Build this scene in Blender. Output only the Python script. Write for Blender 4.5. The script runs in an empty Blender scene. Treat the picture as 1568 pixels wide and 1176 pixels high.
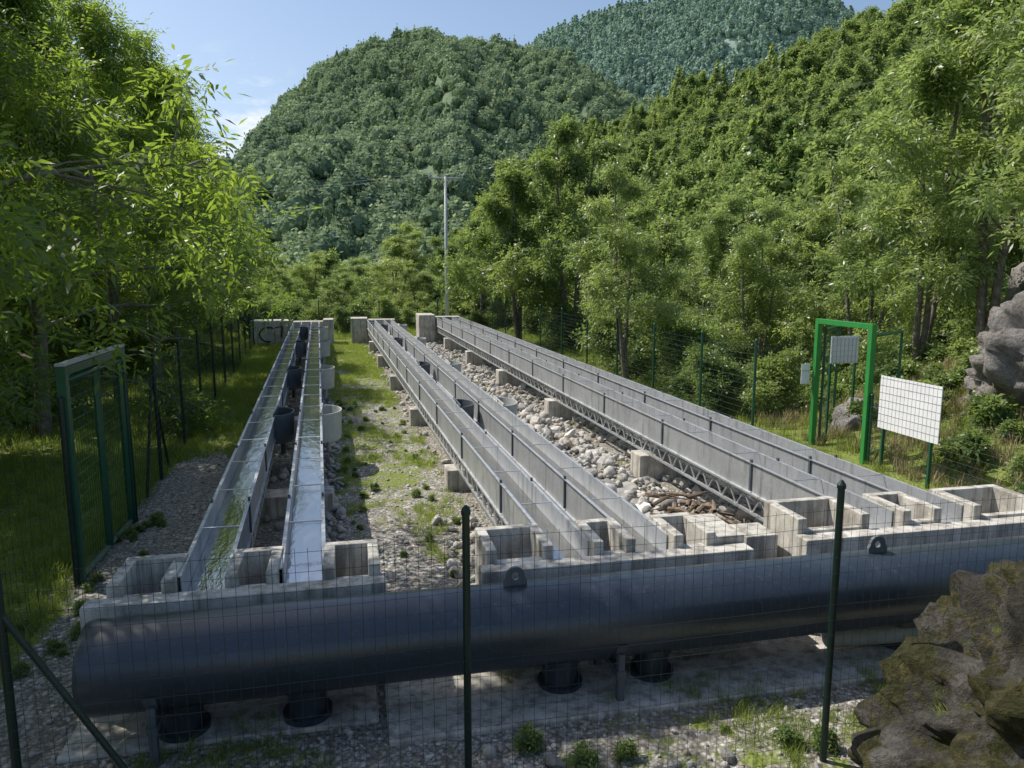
import bpy, bmesh, math, random
import numpy as np
from mathutils import Vector, Matrix, noise as mnoise
random.seed(3)
R=math.radians
scene=bpy.context.scene
COL=scene.collection

# ------------------------------------------------------------ node helpers
def new_mat(name):
    m=bpy.data.materials.new(name); m.use_nodes=True
    nt=m.node_tree; nt.nodes.clear()
    return m,nt
def N(nt,t,**kw):
    n=nt.nodes.new(t)
    for k,v in kw.items():
        if k in n.inputs: n.inputs[k].default_value=v
        else: setattr(n,k,v)
    return n
def L(nt,a,b): nt.links.new(a,b)
def ramp(nt,fac,stops):
    r=nt.nodes.new('ShaderNodeValToRGB'); e=r.color_ramp.elements
    while len(e)<len(stops): e.new(0.5)
    for i,(p,c) in enumerate(stops):
        e[i].position=p; e[i].color=(c[0],c[1],c[2],1)
    if fac is not None: L(nt,fac,r.inputs['Fac'])
    return r.outputs['Color']
def mixc(nt,fac,a,b,mode='MIX'):
    n=nt.nodes.new('ShaderNodeMix'); n.data_type='RGBA'; n.blend_type=mode
    for s,v in ((0,fac),(6,a),(7,b)):
        if hasattr(v,'links'): L(nt,v,n.inputs[s])
        elif s==0: n.inputs[0].default_value=v
        else: n.inputs[s].default_value=(v[0],v[1],v[2],1)
    return n.outputs[2]
def math_n(nt,op,a,b=None):
    n=nt.nodes.new('ShaderNodeMath'); n.operation=op
    for i,v in enumerate((a,b)):
        if v is None: continue
        if hasattr(v,'links'): L(nt,v,n.inputs[i])
        else: n.inputs[i].default_value=v
    return n.outputs[0]
def noise_n(nt,co,scale,detail=5,rough=.6):
    n=N(nt,'ShaderNodeTexNoise'); n.inputs['Scale'].default_value=scale
    n.inputs['Detail'].default_value=detail; n.inputs['Roughness'].default_value=rough
    if co is not None: L(nt,co,n.inputs['Vector'])
    return n.outputs['Fac']
def bump(nt,h,strength,dist):
    b=N(nt,'ShaderNodeBump'); b.inputs['Strength'].default_value=strength; b.inputs['Distance'].default_value=dist
    L(nt,h,b.inputs['Height']); return b.outputs['Normal']
def geo_pos(nt): return nt.nodes.new('ShaderNodeNewGeometry').outputs['Position']
def finish(nt,col,rough=.8,metal=0,normal=None,spec=.5,ior=None,coat=0):
    p=N(nt,'ShaderNodeBsdfPrincipled'); o=N(nt,'ShaderNodeOutputMaterial')
    if hasattr(col,'links'): L(nt,col,p.inputs['Base Color'])
    else: p.inputs['Base Color'].default_value=(*col,1)
    if hasattr(rough,'links'): L(nt,rough,p.inputs['Roughness'])
    else: p.inputs['Roughness'].default_value=rough
    p.inputs['Metallic'].default_value=metal
    p.inputs['Specular IOR Level'].default_value=spec
    if ior: p.inputs['IOR'].default_value=ior
    if coat: p.inputs['Coat Weight'].default_value=coat
    if normal is not None: L(nt,normal,p.inputs['Normal'])
    L(nt,p.outputs[0],o.inputs[0]); return p

# ------------------------------------------------------------ materials
def m_simple(name,c1,c2,scale=6,rough=.7,metal=0,bs=.2,bd=.01,spec=.5,bscale=None):
    m,nt=new_mat(name); co=geo_pos(nt)
    f=noise_n(nt,co,scale,6,.65)
    col=ramp(nt,f,[(.3,c1),(.7,c2)])
    h=noise_n(nt,co,bscale or scale*5,4,.6)
    finish(nt,col,rough,metal,bump(nt,h,bs,bd),spec); return m
def m_concrete():
    m,nt=new_mat('concrete'); co=geo_pos(nt)
    f=noise_n(nt,co,4,8,.72); f2=noise_n(nt,co,60,4,.7)
    col=ramp(nt,f,[(.3,(.34,.32,.28)),(.5,(.60,.57,.51)),(.72,(.80,.775,.72))])
    col=mixc(nt,.35,col,ramp(nt,f2,[(.3,(.25,.24,.22)),(.6,(.85,.84,.82))]),'MULTIPLY')
    mp=N(nt,'ShaderNodeMapping'); mp.inputs['Scale'].default_value=(9,9,.8); L(nt,co,mp.inputs['Vector'])
    s=noise_n(nt,mp.outputs[0],1.2,4,.6)
    sm=ramp(nt,s,[(.47,(0,0,0)),(.62,(1,1,1))])
    sf=math_n(nt,'MULTIPLY',sm,.62)
    col=mixc(nt,sf,col,(.15,.13,.105))
    finish(nt,col,.9,0,bump(nt,f2,.5,.006),.3); return m
def m_steel():
    m,nt=new_mat('galvanised_steel'); co=geo_pos(nt)
    v=N(nt,'ShaderNodeTexVoronoi'); v.inputs['Scale'].default_value=45; L(nt,co,v.inputs['Vector'])
    sp=N(nt,'ShaderNodeSeparateColor'); L(nt,v.outputs['Color'],sp.inputs[0])
    f=noise_n(nt,co,2.5,7,.7)
    col=ramp(nt,f,[(.3,(.42,.435,.45)),(.55,(.60,.615,.635)),(.75,(.74,.755,.775))])
    col=mixc(nt,.2,col,ramp(nt,sp.outputs[0],[(0,(.45,.46,.47)),(1,(.9,.9,.9))]),'MULTIPLY')
    mp=N(nt,'ShaderNodeMapping'); mp.inputs['Scale'].default_value=(5,5,.6); L(nt,co,mp.inputs['Vector'])
    s=noise_n(nt,mp.outputs[0],2.2,5,.6)
    sm=ramp(nt,s,[(.53,(0,0,0)),(.7,(1,1,1))])
    col=mixc(nt,math_n(nt,'MULTIPLY',sm,.55),col,(.15,.145,.12))
    rg=ramp(nt,f,[(.3,(.55,.55,.55)),(.7,(.34,.34,.34))])
    finish(nt,col,rg,.55,bump(nt,f,.15,.01),.5); return m
def m_water():
    m,nt=new_mat('flowing_water'); co=geo_pos(nt)
    mp=N(nt,'ShaderNodeMapping'); mp.inputs['Scale'].default_value=(3,1,1); L(nt,co,mp.inputs['Vector'])
    f=noise_n(nt,mp.outputs[0],5,3,.5); f2=noise_n(nt,mp.outputs[0],22,3,.6)
    h=math_n(nt,'ADD',f,math_n(nt,'MULTIPLY',f2,.25))
    col=ramp(nt,f,[(.3,(.05,.045,.037)),(.7,(.11,.10,.085))])
    finish(nt,col,.03,0,bump(nt,h,.12,.03),1.0,2.9); return m
def m_pipe():
    m,nt=new_mat('dark_blue_pipe_plastic'); co=geo_pos(nt)
    f=noise_n(nt,co,2.3,8,.7); f2=noise_n(nt,co,35,4,.7)
    col=ramp(nt,f,[(.3,(.020,.028,.042)),(.6,(.031,.043,.061)),(.8,(.06,.072,.088))])
    dust=ramp(nt,f2,[(.56,(0,0,0)),(.75,(1,1,1))])
    col=mixc(nt,math_n(nt,'MULTIPLY',dust,.2),col,(.28,.27,.25))
    rg=ramp(nt,f,[(.3,(.26,.26,.26)),(.7,(.38,.38,.38))])
    finish(nt,col,rg,0,bump(nt,f2,.05,.003),.8); return m
def m_leaf(name,dk,lt,tr,gl=.05,tw=.45):
    m,nt=new_mat(name)
    a=N(nt,'ShaderNodeAttribute'); a.attribute_name='var'
    oi=N(nt,'ShaderNodeObjectInfo')
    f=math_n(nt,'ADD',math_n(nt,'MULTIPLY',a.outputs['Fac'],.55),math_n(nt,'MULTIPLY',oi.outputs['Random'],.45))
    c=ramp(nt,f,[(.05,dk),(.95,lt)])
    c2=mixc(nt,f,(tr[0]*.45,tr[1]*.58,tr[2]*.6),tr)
    d=N(nt,'ShaderNodeBsdfDiffuse'); t=N(nt,'ShaderNodeBsdfTranslucent')
    L(nt,c,d.inputs[0]); L(nt,c2,t.inputs[0])
    m1=N(nt,'ShaderNodeMixShader'); m1.inputs[0].default_value=tw; L(nt,d.outputs[0],m1.inputs[1]); L(nt,t.outputs[0],m1.inputs[2])
    o=N(nt,'ShaderNodeOutputMaterial')
    if gl>0:
        g=N(nt,'ShaderNodeBsdfGlossy')
        g.inputs['Roughness'].default_value=.4; g.inputs['Color'].default_value=(1,1,1,1)
        m2=N(nt,'ShaderNodeMixShader'); m2.inputs[0].default_value=gl; L(nt,m1.outputs[0],m2.inputs[1]); L(nt,g.outputs[0],m2.inputs[2])
        L(nt,m2.outputs[0],o.inputs[0])
    else: L(nt,m1.outputs[0],o.inputs[0])
    return m
def m_stone():
    m,nt=new_mat('river_stone'); oi=N(nt,'ShaderNodeObjectInfo')
    tc=N(nt,'ShaderNodeTexCoord')
    f=noise_n(nt,tc.outputs['Object'],4,6,.7)
    c=ramp(nt,oi.outputs['Random'],[(0,(.28,.27,.25)),(.35,(.46,.44,.40)),(.7,(.62,.60,.56)),(.9,(.48,.41,.31)),(1,(.78,.77,.74))])
    c=mixc(nt,.45,c,ramp(nt,f,[(.3,(.4,.4,.4)),(.7,(1,1,1))]),'MULTIPLY')
    finish(nt,c,.85,0,bump(nt,f,.3,.05),.3); return m
def m_rock(name,thr,base):
    m,nt=new_mat(name); co=geo_pos(nt)
    f=noise_n(nt,co,1.7,9,.72); f2=noise_n(nt,co,14,7,.75); f3=noise_n(nt,co,2.6,6,.7)
    col=ramp(nt,f,[(.3,base[0]),(.5,base[1]),(.7,base[2])])
    col=mixc(nt,.6,col,ramp(nt,f2,[(.3,(.25,.25,.24)),(.65,(1,1,1))]),'MULTIPLY')
    mm=ramp(nt,math_n(nt,'ADD',f3,math_n(nt,'MULTIPLY',f2,.35)),[(thr,(0,0,0)),(thr+.07,(1,1,1))])
    mc=ramp(nt,f2,[(.3,(.03,.035,.014)),(.5,(.075,.075,.03)),(.7,(.19,.16,.08))])
    col=mixc(nt,mm,col,mc)
    h=math_n(nt,'ADD',math_n(nt,'MULTIPLY',f,1.5),math_n(nt,'MULTIPLY',f2,.9))
    finish(nt,col,.95,0,bump(nt,h,1,.11),.2); return m
def m_ground():
    m,nt=new_mat('gravel_and_grass'); co=geo_pos(nt)
    def vor(s):
        v=N(nt,'ShaderNodeTexVoronoi'); v.inputs['Scale'].default_value=s; L(nt,co,v.inputs['Vector'])
        sc=N(nt,'ShaderNodeSeparateColor'); L(nt,v.outputs['Color'],sc.inputs[0]); return v.outputs['Distance'],sc.outputs[0]
    d1,c1=vor(30); d2,c2=vor(75)
    col=ramp(nt,c1,[(0,(.18,.17,.15)),(.4,(.38,.36,.32)),(.8,(.58,.56,.51)),(1,(.76,.74,.70))])
    colb=ramp(nt,c2,[(0,(.16,.15,.13)),(.6,(.42,.40,.36)),(1,(.62,.60,.56))])
    big=noise_n(nt,co,.8,6,.65); med=noise_n(nt,co,5,6,.7)
    sel=ramp(nt,med,[(.45,(0,0,0)),(.55,(1,1,1))])
    col=mixc(nt,sel,col,colb)
    edge=ramp(nt,d1,[(.3,(1,1,1)),(.62,(.35,.34,.32))])
    col=mixc(nt,.75,col,edge,'MULTIPLY')
    dirt=ramp(nt,big,[(.4,(0,0,0)),(.7,(1,1,1))])
    col=mixc(nt,math_n(nt,'MULTIPLY',dirt,.5),col,(.24,.20,.15))
    a=N(nt,'ShaderNodeAttribute'); a.attribute_name='grass'
    g=math_n(nt,'ADD',a.outputs['Fac'],math_n(nt,'MULTIPLY',math_n(nt,'SUBTRACT',med,.5),1.6))
    g=math_n(nt,'ADD',g,math_n(nt,'MULTIPLY',math_n(nt,'SUBTRACT',big,.5),1.2))
    gm=ramp(nt,g,[(.45,(0,0,0)),(.62,(1,1,1))])
    gc=ramp(nt,noise_n(nt,co,25,5,.7),[(.3,(.09,.12,.03)),(.5,(.18,.22,.05)),(.75,(.30,.33,.10))])
    col=mixc(nt,gm,col,gc)
    h=math_n(nt,'ADD',math_n(nt,'MULTIPLY',d1,-1),med)
    finish(nt,col,.95,0,bump(nt,h,.7,.03),.2); return m
def m_forestfloor(name,c1,c2,sc):
    m,nt=new_mat(name); co=geo_pos(nt)
    f=noise_n(nt,co,sc,8,.75); finish(nt,ramp(nt,f,[(.35,c1),(.65,c2)]),1,0,None,.05); return m

MC=m_concrete(); MS=m_steel(); MW=m_water(); MP=m_pipe(); MST=m_stone(); MG=m_ground()
M_GREEN=m_simple('bright_green_paint',(.03,.22,.05),(.04,.27,.06),5,.35,0,.05,.002)
M_DGREEN=m_simple('dark_green_paint',(.015,.075,.042),(.022,.10,.055),5,.35,0,.05,.002)
M_BLACK=m_simple('post_dark_green',(.006,.018,.015),(.012,.03,.024),5,.4,0,.05,.002)
M_WIRE=m_simple('coated_wire',(.02,.035,.03),(.03,.05,.04),5,.45,0,.0,.001)
M_WHITE=m_simple('white_panel',(.74,.74,.78),(.86,.86,.88),3,.6,0,.05,.002)
M_TUBL=m_simple('grey_tub_plastic',(.36,.37,.36),(.50,.51,.50),7,.7,0,.15,.005)
M_DARK_TUBSHADE=m_simple('dark_fittings_tub_shade',(.07,.085,.10),(.12,.135,.15),7,.5,0,.1,.005)  # fittings' own dark tone; on tubs it paints the shade between channels
M_BARK=m_simple('bark',(.10,.085,.065),(.30,.27,.23),9,.95,0,.6,.02,.2)
M_POLE=m_simple('grey_pole',(.46,.48,.47),(.60,.61,.59),3,.7,0,.1,.005)
M_BLACKPAINT=m_simple('black_spray_paint',(.01,.01,.01),(.02,.02,.02),3,.6,0,0,.001)
M_WOOD=m_simple('dead_wood',(.08,.055,.04),(.28,.21,.15),12,.9,0,.4,.01)
M_LEAFL=m_leaf('leaf_ash',(.035,.07,.018),(.13,.20,.04),(.58,.74,.08),.04,.48)
M_LEAFR=m_leaf('leaf_light',(.12,.17,.055),(.31,.37,.14),(.66,.77,.19),.04,.45)
M_LEAFM=m_leaf('leaf_mid',(.06,.105,.035),(.26,.32,.11),(.54,.66,.14),.03,.42)
M_GRASS=m_leaf('grass_blades',(.13,.18,.035),(.30,.35,.09),(.62,.72,.13),.0,.4)
M_DRY=m_leaf('dry_grass',(.30,.25,.14),(.50,.42,.25),(.35,.3,.14),.0,.3)
M_FAR1=m_leaf('forest_canopy_haze_tint',(.12,.19,.145),(.43,.52,.28),(.34,.43,.22),.0,.3)  # distance haze mixed into the leaf colours as paler, bluer green
M_FAR2=m_leaf('forest_canopy_far_haze_tint',(.26,.38,.33),(.42,.54,.42),(.34,.46,.34),.0,.25)  # far ridge: leaf colours paled further to paint in haze
M_HILL=m_leaf('forest_canopy_hill',(.075,.13,.045),(.33,.39,.15),(.56,.67,.18),.0,.4)

# ------------------------------------------------------------ mesh builder
class MB:
    def __init__(s): s.v=[];s.f=[];s.m=[];s.mats=[]
    def mi(s,mat):
        if mat not in s.mats: s.mats.append(mat)
        return s.mats.index(mat)
    def add(s,vs,fs,mat):
        o=len(s.v); k=s.mi(mat); s.v.extend([tuple(v) for v in vs])
        for f in fs: s.f.append([i+o for i in f]); s.m.append(k)
    def hexa(s,c,mat):
        s.add(c,[(0,3,2,1),(4,5,6,7),(0,1,5,4),(1,2,6,5),(2,3,7,6),(3,0,4,7)],mat)
    def box(s,x0,x1,y0,y1,z0,z1,mat):
        s.hexa([(x0,y0,z0),(x1,y0,z0),(x1,y1,z0),(x0,y1,z0),(x0,y0,z1),(x1,y0,z1),(x1,y1,z1),(x0,y1,z1)],mat)
    def beam(s,p0,p1,w,h,mat):
        a,b=Vector(p0),Vector(p1)
        x,z=w/2,h/2
        s.hexa([(a.x-x,a.y,a.z-z),(a.x+x,a.y,a.z-z),(b.x+x,b.y,b.z-z),(b.x-x,b.y,b.z-z),
                (a.x-x,a.y,a.z+z),(a.x+x,a.y,a.z+z),(b.x+x,b.y,b.z+z),(b.x-x,b.y,b.z+z)],mat)
    def tube(s,p0,p1,r,mat,n=8,r1=None,cap=True):
        a,b=Vector(p0),Vector(p1); d=(b-a).normalized()
        u=d.orthogonal().normalized(); w=d.cross(u); r1=r if r1 is None else r1
        vs=[]
        for p,rr in ((a,r),(b,r1)):
            for i in range(n):
                t=2*math.pi*(i+.5)/n; vs.append(p+u*math.cos(t)*rr+w*math.sin(t)*rr)
        fs=[(i,(i+1)%n,n+(i+1)%n,n+i) for i in range(n)]
        if cap: fs+= [tuple(range(n))[::-1],tuple(range(n,2*n))]
        s.add(vs,fs,mat)
    def path(s,pts,rs,mat,n=6):
        pts=[Vector(p) for p in pts]; vs=[]
        u=None
        for i,p in enumerate(pts):
            d=(pts[min(i+1,len(pts)-1)]-pts[max(i-1,0)]).normalized()
            if u is None: u=d.orthogonal().normalized()
            u=(u-d*u.dot(d)).normalized(); w=d.cross(u)
            for k in range(n):
                t=2*math.pi*k/n; vs.append(p+(u*math.cos(t)+w*math.sin(t))*rs[i])
        fs=[]
        for i in range(len(pts)-1):
            for k in range(n): fs.append((i*n+k,i*n+(k+1)%n,(i+1)*n+(k+1)%n,(i+1)*n+k))
        s.add(vs,fs,mat)
    def obj(s,name,parent=None,smooth=False,bevel=0):
        me=bpy.data.meshes.new(name); me.from_pydata(s.v,[],s.f)
        for m in s.mats: me.materials.append(m)
        me.polygons.foreach_set('material_index',s.m)
        if smooth: me.polygons.foreach_set('use_smooth',[True]*len(s.f))
        me.update(); o=bpy.data.objects.new(name,me); COL.objects.link(o)
        if parent: o.parent=parent
        if bevel:
            b=o.modifiers.new('bevel','BEVEL'); b.width=bevel; b.segments=2; b.limit_method='ANGLE'
        return o
def empty(name):
    e=bpy.data.objects.new(name,None); COL.objects.link(e); return e

def quads_mesh(name,V,mats,midx=None,var=None,F=None):
    me=bpy.data.meshes.new(name); nv=len(V)
    me.vertices.add(nv); me.vertices.foreach_set('co',V.astype(np.float32).ravel())
    if F is None: F=np.arange(nv).reshape(-1,4)
    nf=len(F); k=F.shape[1]
    me.loops.add(nf*k); me.loops.foreach_set('vertex_index',F.astype(np.int32).ravel())
    me.polygons.add(nf); me.polygons.foreach_set('loop_start',np.arange(0,nf*k,k,dtype=np.int32))
    for m in mats: me.materials.append(m)
    if midx is not None: me.polygons.foreach_set('material_index',midx.astype(np.int32))
    if var is not None:
        a=me.attributes.new('var','FLOAT','POINT'); a.data.foreach_set('value',var.astype(np.float32))
    me.update(calc_edges=True); me.validate(); return me

def nrm(a): return a/np.maximum(np.linalg.norm(a,axis=-1,keepdims=True),1e-9)
def ico(sub):
    bm=bmesh.new(); bmesh.ops.create_icosphere(bm,subdivisions=sub,radius=1)
    v=np.array([x.co[:] for x in bm.verts]); f=np.array([[q.index for q in p.verts] for p in bm.faces]); bm.free(); return v,f
def fbm(p,o=4): return mnoise.fractal(Vector(p),1.0,2.0,o)

# ------------------------------------------------------------ trees
def leaf_sprays(rng,centers,radii,cvar,nspray,leaflets,LL,LW,droop=.45,flat=.7):
    C=np.repeat(centers,nspray,axis=0); Rr=np.repeat(radii,nspray); cv=np.repeat(cvar,nspray)
    n=len(C)
    off=nrm(rng.normal(size=(n,3)))*(rng.random((n,1))**.45)
    P=C+off*Rr[:,None]*np.array([1,1,flat])
    A=nrm(off+rng.normal(size=(n,3))*.6+np.array([0,0,-droop]))
    side=nrm(np.cross(A,nrm(rng.normal(size=(n,3))*.45+np.array([0,0,1]))))
    up=np.cross(side,A)
    out=[];vv=[]
    half=(leaflets+1)//2
    for k in range(leaflets):
        if k==leaflets-1: d=A; s0=half*LL*.55
        else:
            sg=1 if k%2 else -1
            d=nrm(A*.55+side*sg+up*rng.normal(0,.25,size=(n,1))); s0=(k//2+.3)*LL*.55
        base=P+A*s0; l=LL*(.75+.5*rng.random((n,1))); 
        wv=nrm(np.cross(d,up)+up*rng.normal(0,.5,size=(n,1)))*LW*.5
        m=base+d*l*.45
        q=np.stack([base,m+wv,base+d*l+np.array([0,0,-.12])*LL,m-wv],axis=1)
        out.append(q.reshape(-1,3)); vv.append(np.repeat(np.clip(cv+rng.normal(0,.12,n),0,1),4))
    return np.concatenate(out),np.concatenate(vv)

def make_tree(name,seed,h,r,base,nlimb,nsub,nspray,leaflets,LL,LW,tr,leafmat,stems=1,clr=.5,drop=0.,droop=.45,lean=.25,core=None):
    rng=np.random.default_rng(seed); rr=random.Random(seed)
    mb=MB(); cents=[];rad=[]
    for s in range(stems):
        ang=rr.random()*6.28; ln=0 if stems==1 else lean
        tp=[Vector((0,0,-.3))]; steps=9
        dx,dy=math.cos(ang)*ln,math.sin(ang)*ln
        hh=h*(1 if s==0 else .75+.2*rr.random())
        wx,wy=rr.uniform(-.4,.4),rr.uniform(-.4,.4)
        for i in range(1,steps+1):
            t=i/steps
            tp.append(Vector((dx*hh*t+h*.1*wx*math.sin(t*3.1)*.5+h*rr.uniform(-.006,.006),dy*hh*t+h*.1*wy*math.sin(t*4)*.5,hh*.93*t)))
        rs=[tr*(1-.9*i/steps)+.001*h for i in range(steps+1)]
        mb.path(tp,rs,M_BARK,7)
        def at(t):
            f=t*steps; i=min(int(f),steps-1); return tp[i].lerp(tp[i+1],f-i), tr*(1-.9*t)
        nl=max(3,nlimb//stems)
        for i in range(nl):
            t=base+(0.97-base)*((i+rr.random()*.6)/nl)
            p,r0=at(min(t,.98)); q=(t-base)/(1-base)
            ln_=r*(.55+.45*math.sin(math.pi*min(1,q*1.0+.25)))*(1.05-.55*q)*rr.uniform(.7,1.15)
            az=i*2.4+rr.random()*.8+s*1.3; el=R(rr.uniform(10,40)+35*q)
            d=Vector((math.cos(az)*math.cos(el),math.sin(az)*math.cos(el),math.sin(el)))
            pts=[p]; cur=p.copy(); dd=d.copy(); ns=5
            for k in range(ns):
                dd=(dd+Vector((rr.uniform(-.22,.22),rr.uniform(-.22,.22),rr.uniform(-.18,.12)-drop))).normalized()
                cur=cur+dd*ln_/ns; pts.append(cur.copy())
            rl=max(.0015*h,r0*.45)
            mb.path(pts,[rl*(1-.85*k/ns) for k in range(ns+1)],M_BARK,5)
            cents.append(pts[-1]); rad.append(clr*rr.uniform(.8,1.2))
            for j in range(nsub):
                f=.3+.68*rr.random(); ii=min(int(f*ns),ns-1); bp=pts[ii].lerp(pts[ii+1],f*ns-ii)
                sd=(dd+Vector((rr.uniform(-1,1),rr.uniform(-1,1),rr.uniform(-.7,.7)))).normalized()
                sl=ln_*rr.uniform(.22,.5); e=bp+sd*sl+Vector((0,0,-.08*sl)); mid=bp.lerp(e,.5)+Vector((0,0,.06*sl))
                mb.path([bp,mid,e],[rl*.4,rl*.25,rl*.08],M_BARK,4)
                cents.append(e); rad.append(clr*rr.uniform(.55,1.1))
                if rr.random()<.5: cents.append(mid); rad.append(clr*rr.uniform(.4,.8))
        top,_=at(1); cents.append(top); rad.append(clr*.8)
    C=np.array([tuple(c) for c in cents]); Rd=np.array(rad); cv=rng.random(len(C))
    V,var=leaf_sprays(rng,C,Rd,cv,nspray,leaflets,LL,LW,droop)
    if core:
        n=core[3]; d=nrm(rng.normal(size=(n,3))); p=d*np.array(core[:3])*h*(.8+.35*rng.random((n,1)))+np.array([0,0,core[4]*h])
        nn=nrm(d+rng.normal(size=(n,3))*.3); u=nrm(np.cross(nn,rng.normal(size=(n,3)))); w=np.cross(nn,u); s=core[5]*h
        Q=np.stack([p-u*s,p-w*s,p+u*s,p+w*s],1).reshape(-1,3)
        V=np.concatenate([V,Q]); var=np.concatenate([var,np.repeat(rng.random(n)*.3,4)])
    bv=np.array(mb.v); bf=np.array(mb.f)
    nb=len(bv)
    F=np.concatenate([bf,np.arange(len(V)).reshape(-1,4)+nb])
    VV=np.concatenate([bv,V]); va=np.concatenate([np.zeros(nb),var])
    mi=np.concatenate([np.zeros(len(bf)),np.ones(len(V)//4)])
    return quads_mesh(name,VV,[M_BARK,leafmat],mi,va,F)
def place(me,name,x,y,z,s=1,rot=None,sz=None):
    o=bpy.data.objects.new(name,me); COL.objects.link(o); o.location=(x,y,z)
    o.rotation_euler=(0,0,random.random()*6.28 if rot is None else rot); o.scale=(s,s,sz or s); return o

def instancer(name,pts,sizes,child_me,child_name,tilt=0,seed=0):
    rng=np.random.default_rng(seed); pts=np.asarray(pts,float); n=len(pts)
    a=rng.random(n)*6.283; nm=nrm(np.stack([rng.normal(0,tilt,n) if tilt else np.zeros(n),rng.normal(0,tilt,n) if tilt else np.zeros(n),np.ones(n)],1))
    u=nrm(np.cross(nm,np.stack([np.cos(a),np.sin(a),np.zeros(n)],1))); w=np.cross(nm,u)
    s=np.asarray(sizes,float)[:,None]*.5
    V=np.stack([pts-u*s-w*s,pts+u*s-w*s,pts+u*s+w*s,pts-u*s+w*s],1).reshape(-1,3)
    me=quads_mesh(name,V,[]); o=bpy.data.objects.new(name,me); COL.objects.link(o)
    c=bpy.data.objects.new(child_name,child_me); COL.objects.link(c); c.parent=o
    o.instance_type='FACES'; o.use_instance_faces_scale=True; o.instance_faces_scale=1
    o.show_instancer_for_render=False; o.show_instancer_for_viewport=False
    return o

# ------------------------------------------------------------ terrain
def sst(a,b,x):
    t=min(1,max(0,(x-a)/(b-a))); return t*t*(3-2*t)
def gz(x,y):
    z=1.15*(1-sst(.3,2.9,y))
    if x<-6.5: z+=min(14,(-6.5-x)*.30)
    if x>7.4:
        k=1-sst(10.5,15,y)
        z+=k*min(4,(x-7.4)*.40)
        z-=(1-k)*1.3*sst(7.4,11,x)*(1-sst(20,34,x))
    if y>34: z-=1.5*sst(34,60,y)*(1-sst(-12,-20,x) if x<-12 else 1)
    d=max(0,-2.4-x,x-6.3,y-32,3.5-y)
    z+=fbm((x*.35,y*.35,0),3)*.12*min(1,d*.6)+ fbm((x*1.5,y*1.5,3),3)*.015
    return z
def axis(lo,hi,step,far,g=1.18):
    a=list(np.arange(lo,hi+1e-6,step)); s=step; x=hi
    while x<far: s*=g; x+=s; a.append(x)
    s=step; x=lo
    while x>-far: s*=g; x-=s; a.insert(0,x)
    return a
def grass_amt(x,y):
    xs=x+.0345*(y-5.2)
    if xs<-2.35: return 1.0-.35*(1-sst(5,9,y))
    if xs<-1.3: return -.1+.95*sst(9,14,y)
    if xs>6.3: return .8
    if y>31.5: return 1
    if y<3.7: return .45
    if y<5.2: return .28
    if -.1<xs<1.4: 
        return .28+.22*sst(7,10,y)+.2*sst(15,24,y)
    if 2.3<xs<3.9: return .18
    if 4.9<xs: return .35
    return .12
xs=axis(-9,12,.22,3000); ys=axis(-3,36,.22,3000)
nx,ny=len(xs),len(ys)
V=[];G=[]
for y in ys:
    for x in xs:
        V.append((x,y,gz(x,y))); G.append(grass_amt(x,y))
F=[(j*nx+i,j*nx+i+1,(j+1)*nx+i+1,(j+1)*nx+i) for j in range(ny-1) for i in range(nx-1)]
me=quads_mesh('ground',np.array(V),[MG],None,None,np.array(F))
a=me.attributes.new('grass','FLOAT','POINT'); a.data.foreach_set('value',np.array(G,dtype=np.float32))
me.polygons.foreach_set('use_smooth',[True]*len(me.polygons))
o=bpy.data.objects.new('ground',me); COL.objects.link(o)

# mountains
def interp(x,xp,fp): return float(np.interp(x,xp,fp))
def h1(x,y):
    pk=interp(x,[-260,-150,-90,-70,-51,-38,-25,-13,0,15,30,48,75,98,115,128,150,160,206,260,340,450],[0,5,40,62,82,101,112,126,131,144,143,154,151,154,143,143,129,128,107,90,70,30])
    t=sst(180,500,y)*.55+.45*min(1,max(0,(y-200)/295))
    if y>500: t*=1-.5*sst(500,620,y)
    ry=y+.35*x
    rid=fbm((x*.018+3,y*.006,1),4)*19+fbm((x*.05,y*.02,5),3)*7-9*math.exp(-((x-28-.12*(y-350))/13)**2)-8*math.exp(-((x-112+.15*(y-350))/15)**2)
    return -4+pk*t+rid*math.sin(math.pi*min(1,max(0,(y-190)/350)))*1.1
def h2(x,y):
    pk=interp(x,[-100,100,200,290,340,410,520,640,760,1000,1400],[60,190,276,336,366,402,440,452,430,340,200])
    t=sst(500,1180,y)
    return -10+pk*t+fbm((x*.006,y*.004,9),5)*40*math.sin(math.pi*min(1,max(0,(y-480)/760)))
def h3(x,y):
    foot=17+ .03*max(0,y-40)
    rx=max(foot+28,87-.3*(y-97)+fbm((y*.03,2,2),3)*6); rh=40-.06*(y-97)+fbm((y*.02,5,1),3)*3
    if y>190: rh-= (y-190)*.12
    if y>240: rh-= (y-240)*.3
    t=max(0,(x-foot)/(rx-foot))
    tt= t**1.12 if t<1 else 1+ (min(t,2.5)-1)*.25
    return -2.2+max(0,rh)*tt*sst(14,36,y+max(0,x-35)*.4)+fbm((x*.05,y*.05,4),3)*4*min(1,t)
def hill(name,f,x0,x1,y0,y1,n,m,mat):
    X=np.linspace(x0,x1,n); Y=np.linspace(y0,y1,m)
    V=[(x,y,f(x,y)) for y in Y for x in X]
    F=[(j*n+i,j*n+i+1,(j+1)*n+i+1,(j+1)*n+i) for j in range(m-1) for i in range(n-1)]
    me=quads_mesh(name,np.array(V),[mat],None,None,np.array(F)); me.polygons.foreach_set('use_smooth',[True]*len(F))
    o=bpy.data.objects.new(name,me); COL.objects.link(o); return o
hill('forested_mountain',h1,-320,460,170,640,140,90,m_forestfloor('mountain_soil_haze_tint',(.11,.16,.11),(.22,.28,.16),.1))  # ground colour carries the painted haze tint of its forest
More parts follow.
